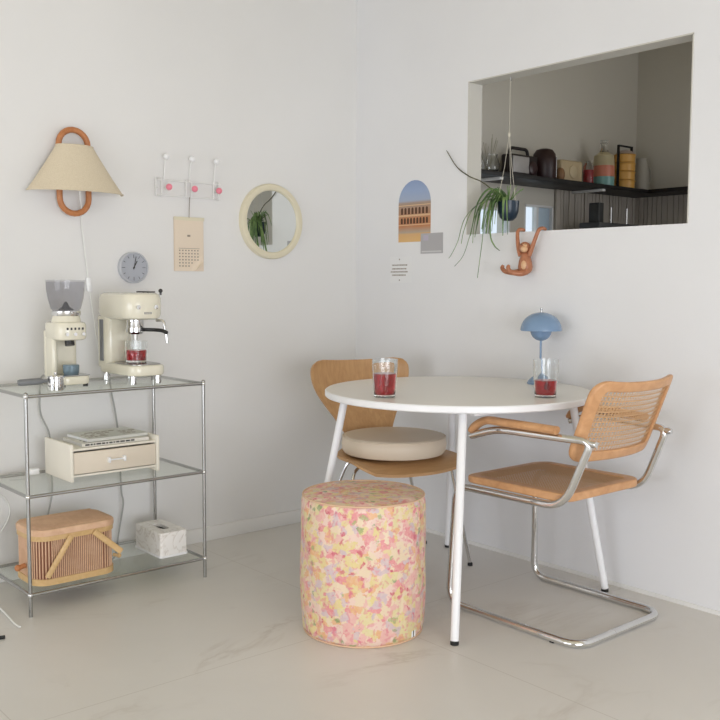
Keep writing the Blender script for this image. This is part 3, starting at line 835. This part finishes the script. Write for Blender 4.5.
MB().tube([(.189*math.cos(PI+PI*k/NA), -.040+.62*.189*math.sin(PI+PI*k/NA), -.080) for k in range(NA+1)], .0025, 8).build('lower_trim', M_SHADE, shd)
MB().tube([(.072*math.cos(PI+PI*k/NA), -.040+.62*.072*math.sin(PI+PI*k/NA), .095) for k in range(NA+1)], .0025, 8).build('upper_trim', M_SHADE, shd)
MB().tube([(0, -.04, .03), (0, -.075, .03), (0, -.08, .0)], .010, 12).build('lamp_socket', M_WHITE, wl)
MB().ball((0, -.08, -.03), .026, 18, (1, 1, 1.15)).build('bulb', pm('frosted_bulb', (240, 236, 226), .4), wl)
MB().tube(spline([(.0, -.075, .0), (.012, -.055, -.09), (.028, -.03, -.135), (.037, -.014, -.215), (.051, -.012, -.341), (.061, -.012, -.431), (.079, -.012, -.568), (.101, -.014, -.726), (.12, -.02, -.80)], 6), .0028, 8).build('power_cord', M_CORDW, wl, label='white power cord with an inline switch')
MB().box(-.009, .009, -.008, .008, -.028, .028, .005, 3).box(-.004, .004, -.011, -.006, -.008, .008, .001).build('cord_switch', M_WHITE, wl, loc=(.060, -.014, -.428), rot=(0, -.09, 0))

# ================================================================ CLOCK
ck = root('wall_clock', (-1.190, 0, 1.185), 'small round grey wall clock left of the calendar, above the espresso machine', 'clock')
RY = Matrix.Rotation(PI/2, 4, 'X')   # local z -> -y
MB().lathe([(0, .0), (.062, .0), (.063, .004), (.063, .022), (.060, .025), (.057, .025), (.056, .018), (0, .018)], (0, 0, 0), 48, RY).build('case', M_CLOCK, ck)
dial = MB().lathe([(0, .0182), (.0555, .0182), (.0555, .019), (0, .019)], (0, 0, 0), 48, RY).build('dial', M_CLOCKF, ck)
mb = MB()
for k in range(12):
    a = k*PI/6; Lk = .010 if k % 3 else .014
    mb.box(-.0009, .0009, -.0196, -.0189, .052-Lk, .052, mat=Matrix.Rotation(a, 4, 'Y'))
mb.build('hour_marks', M_INKD, dial)
MB().box(-.0018, .0018, -.0212, -.0202, -.006, .030, mat=Matrix.Rotation(math.radians(28), 4, 'Y')).build('hour_hand', M_INKD, ck)
MB().box(-.0012, .0012, -.0226, -.0216, -.008, .045, mat=Matrix.Rotation(math.radians(12), 4, 'Y')).build('minute_hand', M_INKD, ck)
MB().lathe([(0, .019), (.003, .019), (.003, .024), (0, .024)], (0, 0, 0), 12, RY).build('hand_cap', M_INKD, ck)

# ================================================================ COAT RACK
cr = root('coat_rack', (-.925, 0, 1.515), 'white wire coat rack with white upper balls and pink lower balls on the left wall', 'coat rack')
mb = MB()
for z_ in (.030, -.032):
    mb.tube([(-.150, -.012, z_), (.150, -.012, z_)], .0028, 8)
mb.tube([(x_, -.012, z_) for x_, z_ in ((-.158, -.036), (-.158, .038), (-.132, .038), (-.132, -.036))], .0030, 8, closed=True)
for xc in (-.005, .128):
    mb.tube([(x_+xc, -.012, z_) for x_, z_ in ((-.013, -.036), (-.013, .038), (.013, .038), (.013, -.036))], .0030, 8, closed=True)
mb.build('wire_frame', M_WMETAL, cr)
for xc in (-.120, .0, .118):
    MB().tube(spline([(xc, -.012, .030), (xc, -.016, .080), (xc, -.030, .118)], 5), .0028, 8).build('upper_rod', M_WMETAL, cr)
    MB().ball((xc, -.034, .124), .0125, 16).build('white_ball', M_WHITE, cr)
    MB().tube([(xc+.004, -.010, -.002), (xc+.004, -.040, .0)], .0028, 8).build('lower_rod', M_WMETAL, cr)
    MB().ball((xc+.004, -.046, .0), .0135, 16).build('pink_ball', M_PINK, cr, label='pink ball')
for xc in (-.145, .145): MB().tube([(xc, 0, 0), (xc, -.012, 0)], .005, 10).build('wall_mount', M_WMETAL, cr)

# ================================================================ CALENDAR
cl = root('wall_calendar', (-.928, 0, 1.40), 'cream paper calendar hanging from the coat rack, its lower right corner curled up', 'calendar')
MB().tube([(0, -.016, .082), (0, -.008, -.004)], .0016, 8).build('hanging_string', M_INK, cl)
mb = MB(); NX, NZ_ = 16, 24; W2, H2 = .068, .222
rows = []
for j in range(NZ_+1):
    rw = []
    for i in range(NX+1):
        x_ = -W2+2*W2*i/NX; z_ = -.004-H2*j/NZ_
        q = max(0, (i/NX-.62)/.38+(j/NZ_-.72)/.28-.75)
        rw.append((x_-.018*q*q, -.006-.018*min(q, 1.2)**1.5, z_+.016*q*q))
    rows.append(rw)
a_ = [mb.ring(rw) for rw in rows]; b_ = [mb.ring([(p[0], p[1]+.0008, p[2]) for p in rw]) for rw in rows]
mb.skin(a_, False); mb.skin(b_, False)
for k in (0, NZ_):
    for i in range(NX): mb.bm.faces.new((a_[k][i], a_[k][i+1], b_[k][i+1], b_[k][i]))
for k in (0, NX):
    for j in range(NZ_): mb.bm.faces.new((a_[j][k], a_[j+1][k], b_[j+1][k], b_[j][k]))
mb.build('top_page', M_PAPER, cl)
MB().box(-W2-.002, W2+.004, -.0035, -.001, -.226, -.002).build('page_block', M_PAPER, cl)
MB().box(-W2-.003, W2+.005, -.009, -.0065, -.014, 0).build('binding_strip', M_MFRAME, cl)
mb = MB()
mb.box(-.008, .006, -.0073, -.0068, -.082, -.074)
for j in range(6):
    for i in range(7):
        if j == 5 and i > 3: continue
        if j >= 4 and i > 4: continue
        mb.box(-.048+i*.0145, -.048+i*.0145+.006, -.0073, -.0068, -.142-j*.013, -.137-j*.013)
mb.box(-.050, .050, -.0073, -.0068, -.1315, -.1300)
mb.build('printed_dates', M_INK, cl)

# ================================================================ MIRROR
mr = root('wall_mirror', (-.507, 0, 1.401), 'round mirror in a butter yellow frame on the left wall near the corner', 'mirror')
MB().lathe([(.137, .004), (.137, .018), (.141, .024), (.152, .027), (.164, .023), (.168, .014), (.168, 0), (.137, 0), (.137, .004)], (0, 0, 0), 64, RY).build('frame', M_MFRAME, mr)
MB().lathe([(0, .002), (.1375, .002), (.1375, .014), (0, .014)], (0, 0, 0), 64, RY).build('mirror_glass', M_MIRROR, mr)

# ================================================================ PRINTS ON THE RIGHT WALL
def sky_card():
    m = pm('arch_photo_print', (140, 165, 200), .6); v = nd(m, 'ShaderNodeTexCoord').outputs['Object']
    sx = nd(m, 'ShaderNodeSeparateXYZ'); lk(m, v, sx.inputs[0])
    n = noise(m, 16, 3, 0, v)
    mr_ = nd(m, 'ShaderNodeMapRange'); mr_.inputs[1].default_value = -.13; mr_.inputs[2].default_value = .15
    lk(m, sx.outputs[2], mr_.inputs[0])
    c1 = ramp(m, mr_.outputs[0], [(0, (222, 178, 112)), (.10, (214, 168, 110)), (.13, (176, 160, 140)), (.22, (186, 122, 74)), (.36, (190, 130, 84)), (.44, (172, 128, 96)),
                                  (.60, (164, 142, 124)), (.64, (158, 172, 196)), (.8, (148, 168, 202)), (1, (128, 150, 190))])
    c = mixc(m, math_(m, 'MULTIPLY', n.outputs[0], .12), c1, lin((214, 204, 200)))
    lk(m, c, P_(m).inputs['Base Color']); return m
ar = root('arched_postcard', (0, -.408, 1.452), 'arched photo print of a colonnaded building under blue sky on the right wall', 'picture')
pl = []
hw = .104
for k in range(17): a = PI*k/16; pl.append((hw*math.cos(a), .035+hw*math.sin(a)))
pl += [(-hw, -.137), (hw, -.137)]
MB().prism(pl, -.0015, 0, 'x').build('card', sky_card(), ar, smooth=False)
mb = MB()
hole = pm('dark_archways', (92, 62, 44), .8)
for z0, z1, nn in ((-.012, .018, 8), (-.055, -.028, 9)):
    for k in range(nn):
        y_ = -hw+.012+(2*hw-.024)*(k+.5)/nn; wd = .0065
        ap = [(y_-wd, z0), (y_+wd, z0), (y_+wd, z1-wd), (y_+wd*.7, z1-wd*.3), (y_, z1), (y_-wd*.7, z1-wd*.3), (y_-wd, z1-wd)]
        mb.prism(ap, -.0021, -.0014, 'x')
mb.m(1)
for z_ in (.026, -.018, -.022, -.062): mb.box(-.0022, -.0013, -hw+.001, hw-.001, z_, z_+.003)
mb.build('printed_colonnade', [hole, pm('pale_cornice', (226, 192, 150), .8)], ar)
sq = root('square_postcard', (0, -.521, 1.306), 'small square grey print on the right wall, beside the lower right of the arched print', 'picture')
MB().box(-.0022, 0, -.069, .069, -.046, .044).build('card', pm('grey_photo_print', (176, 174, 176), .6), sq)
MB().m(0).box(-.0030, -.0020, -.062, .062, -.040, -.034).m(1).box(-.0030, -.0020, .020, .052, .012, .036).build('printed_shapes', [pm('pale_grey_print', (204, 204, 204), .7), pm('lilac_print', (186, 178, 192), .7)], sq)
wd_ = root('wall_text_sticker', (0, -.312, 1.19), 'small square sticker with lines of tiny grey text under the arched print', 'sticker')
M_ST = pm('clear_matte_sticker', (232, 232, 232), .6)
MB().box(-.0010, 0, -.078, .066, -.060, .060).build('sticker_sheet', M_ST, wd_)
mb = MB()
for z_, y0, y1 in ((.021, -.052, .050), (.004, -.046, .050), (-.010, -.055, .060), (-.025, -.042, .050)):
    yy = y0
    while yy < y1:
        q = random.uniform(.003, .010); mb.box(-.0016, -.0008, yy, min(yy+q, y1), z_-.0028, z_+.0028); yy += q+.0022
mb.ball((-.001, .0, .047), .004, 8, (.2, 1, 1)).ball((-.001, .0, -.048), .004, 8, (.2, 1, 1))
mb.build('tiny_lettering', M_INK, wd_)

# ================================================================ HANGING PLANT
pp = root('hanging_plant', (.042, -.922, 1.385), 'trailing strap-leaved plant in a dark teal pot hanging in the wall opening', 'plant')
MB().lathe([(0, 0), (.020, .002), (.034, .014), (.042, .036), (.044, .062), (.045, .082), (.041, .082), (.040, .062), (.0, .062)], n=36).build('pot', M_DPOT, pp)
MB().lathe([(0, .0635), (.0385, .0635), (.036, .070), (0, .074)], n=24).build('soil', M_SOIL, pp)
mb = MB()
for k in range(3):
    a = k*2*PI/3+.4
    mb.tube([(.044*math.cos(a), .044*math.sin(a), .078), (.018*math.cos(a), .018*math.sin(a), .22), (0, 0, .36)], .0010, 6)
mb.tube([(0, 0, .36), (0, 0, .578)], .0010, 6)
mb.ball((0, 0, .352), .007, 10, (1, 1, 1.6))
mb.build('hanger_cords', pm('pale_jute_cord', (206, 200, 184), .8), pp)
MB().tube(spline([(0, 0, .588), (.002, 0, .578), (.008, 0, .572), (0, 0, .568)], 5), .0018, 8).build('hook', M_STEEL, pp)
mb = MB()
rnd = random.Random(11)
def leaf(pts, w0, th=.0012):
    sp = spline(pts, 5); k = len(sp)
    rs = [(w0*(.55+.45*math.sin(PI*min(1, .25+.75*i/k)))*(1-.85*(i/k)**4)+.0004, th) for i in range(k)]
    mb.tube(sp, rs, 6, flat=(0, 1, .3))
# long drooping leaves into the room (local: -x = into room, +y = towards photo left)
leaf([(-.02, .02, .075), (-.06, .08, .085), (-.085, .16, .02), (-.088, .20, -.08), (-.09, .235, -.135), (-.09, .25, -.150)], .0052)
leaf([(-.02, .01, .075), (-.06, .05, .09), (-.085, .10, .03), (-.09, .13, -.06), (-.09, .165, -.140), (-.09, .215, -.185)], .0036)
leaf([(-.03, .01, .075), (-.06, .03, .08), (-.08, .055, .01), (-.085, .065, -.09), (-.088, .075, -.17), (-.088, .085, -.235)], .0055)
leaf([(-.03, 0, .075), (-.07, .015, .08), (-.085, .02, .0), (-.088, .015, -.07), (-.088, -.01, -.108), (-.088, -.035, -.125)], .0052)
leaf([(-.02, .02, .075), (-.06, .05, .10), (-.08, .09, .06), (-.086, .11, -.02), (-.088, .115, -.09)], .0060)
leaf([(-.02, .02, .075), (-.05, .07, .09), (-.075, .13, .05), (-.086, .165, -.03), (-.088, .18, -.09)], .0048)
for k in range(22):
    a = rnd.uniform(PI*.5, PI*1.2); ln = rnd.uniform(.07, .15); up = rnd.uniform(.01, .06)
    dx, dy = math.cos(a), math.sin(a)
    if dx > 0: dx *= .35
    leaf([(dx*.02, dy*.02, .07), (dx*ln*.45, dy*ln*.5, .075+up), (dx*ln*.75, dy*ln*.9, .06+up*.3), (dx*ln*.85, dy*ln*1.15, .0-rnd.random()*.07)], rnd.uniform(.003, .0058))
for k in range(10):
    a = rnd.uniform(0, 2*PI); ln = rnd.uniform(.04, .09)
    leaf([(0, 0, .07), (math.cos(a)*ln*.4, math.sin(a)*ln*.5, .11), (math.cos(a)*ln*.7, math.sin(a)*ln, .12+rnd.random()*.03)], .003)
mb.build('foliage', M_LEAF, pp, ang=80)
MB().tube(spline([(-.01, .01, .072), (-.03, .055, .125), (-.04, .115, .168), (-.045, .175, .193), (-.05, .245, .238), (-.055, .305, .315)], 7), [.0022]*8+[.0026]*20+[.002]*7+[.0012], 8).build('long_stem', pm('brown_green_stem', (84, 82, 58), .6), pp)

# ================================================================ WOODEN MONKEY
mk = root('wooden_monkey', (-.036, -1.082, 1.165), 'small wooden toy monkey hanging by both hands from the sill of the wall opening', 'toy monkey')
# local: -x out of the wall, -y = photo right
def skinned(name, pts, rad, mat, parent, n=12, flat=None): return MB().tube(spline(pts, 5), rad, n).build(name, mat, parent, ang=80)
mb = MB()
# torso
tor = [(.000, -.004), (.016, -.002), (.026, .008), (.029, .024), (.026, .045), (.021, .062), (.019, .074), (.012, .082), (0, .084)]
mb.lathe(tor, (0, 0, 0), 24, Matrix.Translation((0, 0, .004)))
def tb_(pts, rads):
    sp = spline(pts, 5); k = len(sp); rs = []
    for i in range(k):
        t_ = i/(k-1)*(len(rads)-1); a = int(min(t_, len(rads)-2)); rs.append(rads[a]+(rads[a+1]-rads[a])*(t_-a))
    mb.tube(sp, rs, 12)
# arms: shoulders up to the sill, hands hooked over it
tb_([(-.004, .022, .072), (-.004, .032, .100), (-.002, .040, .140), (.004, .044, .170), (.022, .045, .179), (.044, .044, .176)], [.0095, .0090, .0078, .0075, .0070, .0065])
tb_([(-.004, -.022, .072), (-.004, -.034, .100), (-.002, -.050, .140), (.004, -.060, .170), (.022, -.062, .179), (.044, -.062, .176)], [.0095, .0090, .0078, .0075, .0070, .0065])
# legs bent forward
tb_([(-.002, .016, .012), (-.016, .040, .006), (-.020, .070, .008), (-.020, .092, .014), (-.020, .102, .026), (-.018, .098, .036)], [.013, .0115, .0100, .0090, .0085, .0060])
tb_([(-.006, -.012, .010), (-.030, -.004, .002), (-.052, .012, .004), (-.064, .026, .012), (-.068, .030, .026), (-.064, .028, .034)], [.013, .0115, .0100, .0090, .0085, .0060])
mb.ball((-.004, 0, .104), .0235, 20, (.95, 1.05, 1))
mb.build('body', M_MONKEY, mk, ang=80)
MB().ball((-.0185, -.008, .098), .0155, 16, (.8, 1.05, .85)).build('muzzle', M_MONKEYL, mk, label='pale wooden muzzle')
MB().ball((-.0165, -.007, .112), .0125, 16, (.6, 1.1, .6)).build('eye_band', M_MONKEYL, mk)
for x_, y_ in ((-.0205, -.0145), (-.0246, -.0005)): MB().ball((x_, y_, .1145), .0024, 10).build('eye', M_BLACK, mk)
for y_ in (-.026, .026): MB().ball((0, y_, .106), .0085, 14, (.5, .8, 1)).build('ear', M_MONKEYL, mk)
MB().ball((-.019, -.008, .034), .0145, 16, (.75, .9, 1.4)).build('belly_patch', M_MONKEYL, mk, label='pale wooden belly patch')

# ================================================================ KITCHEN SHELF AND THINGS ON IT
KZ = 1.705
ks = root('kitchen_wall_shelf', (1.2, -.125, KZ-.022), 'long black kitchen shelf on the back kitchen wall seen through the opening', 'shelf')
MB().box(-1.05, KX-1.2-.002, -.125, .124, 0, .022, .001).build('board', M_BLACKS, ks)
for xb in (-.42, .48): MB().box(xb, xb+.03, -.105, .124, -.014, -.0003, .002).box(xb, xb+.03, .116, .1245, -.10, -.0003, .001).build('bracket', M_WMETAL, ks)
ks2 = root('kitchen_wall_shelf', (KX-.125, -1.1, KZ-.022), 'short black kitchen shelf on the far kitchen wall at the right of the opening', 'shelf')
MB().box(-.12, .124, -.85, .845, 0, .022, .001).build('board', M_BLACKS, ks2)
MB().box(-.10, .124, .40, .43, -.014, -.0003, .002).build('bracket', M_WMETAL, ks2)
# glass vase with dried stems
gv = root('glass_bowl', (.80, -.13, KZ), 'clear glass bowl vase at the left end of the black kitchen shelf', 'vase')
MB().lathe([(0, 0), (.03, 0), (.058, .02), (.062, .05), (.048, .085), (.05, .10), (.047, .10), (.045, .085), (.059, .05), (.055, .021), (.028, .003), (0, .003)], n=32).build('bowl', M_GLASS, gv)
mb = MB()
for k in range(12):
    a = rnd.uniform(0, 2*PI); mb.tube(spline([(0, 0, .01), (.03*math.cos(a), .03*math.sin(a), .08), (.07*math.cos(a), .05*math.sin(a), .15+rnd.random()*.05)], 4), .0012, 5)
mb.build('dried_stems', pm('pale_dried_stem', (170, 164, 140), .8), gv)
rd = root('radio', (1.055, -.13, KZ), 'black and silver portable radio with a round dial on the black kitchen shelf', 'radio')
MB().box(-.115, .115, -.035, .035, 0, .12, .010, 3).build('case', pm('dark_brown_leatherette', (38, 28, 26), .5), rd)
MB().box(-.100, .035, -.040, -.033, .022, .108, .002).build('speaker_panel', pm('silver_panel', (176, 172, 168), .35), rd)
MB().lathe([(0, -.004), (.036, -.004), (.036, .010), (.028, .014), (0, .014)], (0, 0, 0), 28, Matrix.Translation((.066, -.034, .052)) @ RY).build('dial_knob', pm('dark_red_brown_dial', (52, 30, 30), .35), rd)
MB().tube(fillet([(-.085, 0, .115), (-.080, 0, .155), (.060, 0, .155), (.070, 0, .115)], .02, 5), .009, 10).build('handle', pm('black_handle', (30, 24, 24), .5), rd)
ov = root('coffee_tin', (1.268, -.13, KZ), 'dark brown dome-topped coffee tin standing beside the radio on the kitchen shelf', 'tin')
MB().lathe([(0, 0), (.058, 0), (.064, .012), (.066, .10), (.062, .145), (.046, .168), (.02, .176), (0, .178)], n=32).build('tin_body', pm('dark_brown_plastic', (48, 26, 24), .4), ov)
MB().tube([(.05, -.045, .02), (.05, -.045, .13)], .003, 8).build('side_strip', M_STEEL, ov)
bb = root('bread_box', (1.46, -.13, KZ), 'beige ceramic box with a round relief between the brown tin and the jars', 'box')
MB().box(-.095, .105, -.045, .045, 0, .125, .012, 3).build('box_body', pm('beige_ceramic', (196, 176, 140), .5), bb)
MB().lathe([(0, 0), (.036, 0), (.034, .006), (.02, .010), (0, .010)], (0, 0, 0), 24, Matrix.Translation((.01, -.044, .062)) @ RY).build('round_relief', pm('beige_relief', (206, 188, 152), .5), bb)
MB().ball((-.085, -.03, .04), .030, 14, (.9, .9, 1.4)).build('side_figure', pm('brown_ceramic', (146, 108, 72), .5), bb)
rj = root('glass_jar', (1.665, -.14, KZ), 'slim glass jar holding something red left of the large bottle on the kitchen shelf', 'jar')
MB().lathe([(0, 0), (.028, 0), (.030, .005), (.030, .11), (.022, .125), (.022, .14), (0, .14)], n=24).build('jar_body', M_GLASS, rj)
MB().lathe([(0, .004), (.026, .004), (.026, .09), (0, .09)], n=20).build('red_filling', pm('red_candy', (196, 60, 66), .5), rj)
bt = root('glass_bottle', (1.815, -.14, KZ), 'large glass bottle banded coral and turquoise left of the yellow stacked carrier', 'bottle')
MB().lathe([(0, 0), (.062, 0), (.064, .06), (0, .06)], n=28).build('turquoise_band', pm('turquoise_glaze', (126, 176, 170), .3), bt)
MB().lathe([(0, .0605), (.064, .0605), (.063, .125), (0, .125)], n=28).build('coral_band', pm('coral_glaze', (210, 130, 104), .3), bt)
MB().lathe([(0, .1255), (.063, .1255), (.058, .185), (0.03, .205), (0, .205)], n=28).build('sand_band', pm('sand_glaze', (190, 178, 142), .3), bt)
MB().lathe([(0, .2055), (.028, .2055), (.018, .225), (.018, .255), (.024, .26), (.024, .275), (0, .275)], n=24).build('glass_neck', M_GLASS, bt)
tf = root('tiffin_carrier', (2.03, -.14, KZ), 'yellow enamel four-tier tiffin carrier on the kitchen shelf', 'food carrier')
for k in range(4):
    MB().lathe([(0, 0), (.058, 0), (.062, .004), (.063, .042), (.066, .045), (.066, .049), (0, .050)], (0, 0, .004+k*.0525), 32).build('tier', pm('yellow_enamel', (226, 172, 84), .35) if k == 0 else bpy.data.materials['yellow_enamel'], tf)
mb = MB()
for sx in (-1, 1): mb.box(sx*.069-.003, sx*.069+.003, -.008, .008, 0, .262)
mb.box(-.072, .072, -.008, .008, .258, .266); mb.box(-.070, .070, -.008, .008, 0, .0035)
mb.build('carrying_frame', M_BLACK, tf)
MB().lathe([(0, .214), (.060, .214), (.050, .226), (.03, .236), (.0, .24)], n=28).build('lid', pm('speckled_lid', (190, 170, 160), .4), tf)
kt = root('enamel_jug', (2.22, -.135, KZ), 'grey enamel jug in the kitchen corner at the right end of the long shelf', 'jug')
MB().lathe([(0, 0), (.052, 0), (.054, .01), (.046, .11), (.038, .17), (.034, .20), (.036, .205), (0, .205)], n=28).build('jug_body', pm('pale_grey_enamel', (176, 172, 160), .4), kt)
MB().tube(spline([(.045, -.01, .05), (.078, -.014, .08), (.075, -.012, .14), (.040, -.01, .17)], 5), .005, 10).build('handle', bpy.data.materials['pale_grey_enamel'], kt)
# counter with coffee gear below the shelf
kc = root('kitchen_counter', (1.2, -.31, 0), 'kitchen counter along the back kitchen wall, behind the opening sill', 'counter')
MB().box(-1.1, KX-1.2-.02, -.28, .288, 0, .86, .003).build('cabinet', M_TRIM, kc)
MB().box(-1.1, KX-1.2-.02, -.30, .288, .8605, .90, .003).build('worktop', M_STEEL, kc)
cs = root('utensil_rack', (1.80, -.20, .9005), 'dark metal rack with upright bars on the kitchen counter, low behind the opening sill', 'rack')
MB().box(-.20, .20, -.07, .07, .0, .585, .006).build('rack_body', pm('dark_grey_metal', (84, 86, 88), .45, .3), cs)
MB().box(-.165, -.115, -.04, .03, .586, .70, .004).build('dark_bottle', pm('dark_bottle_glass', (60, 62, 62), .4), cs)
for x_ in (-.03, .13): MB().tube([(x_, -.03, .586), (x_, -.03, .68)], .006, 10).build('upright_bar', M_STEEL, cs)
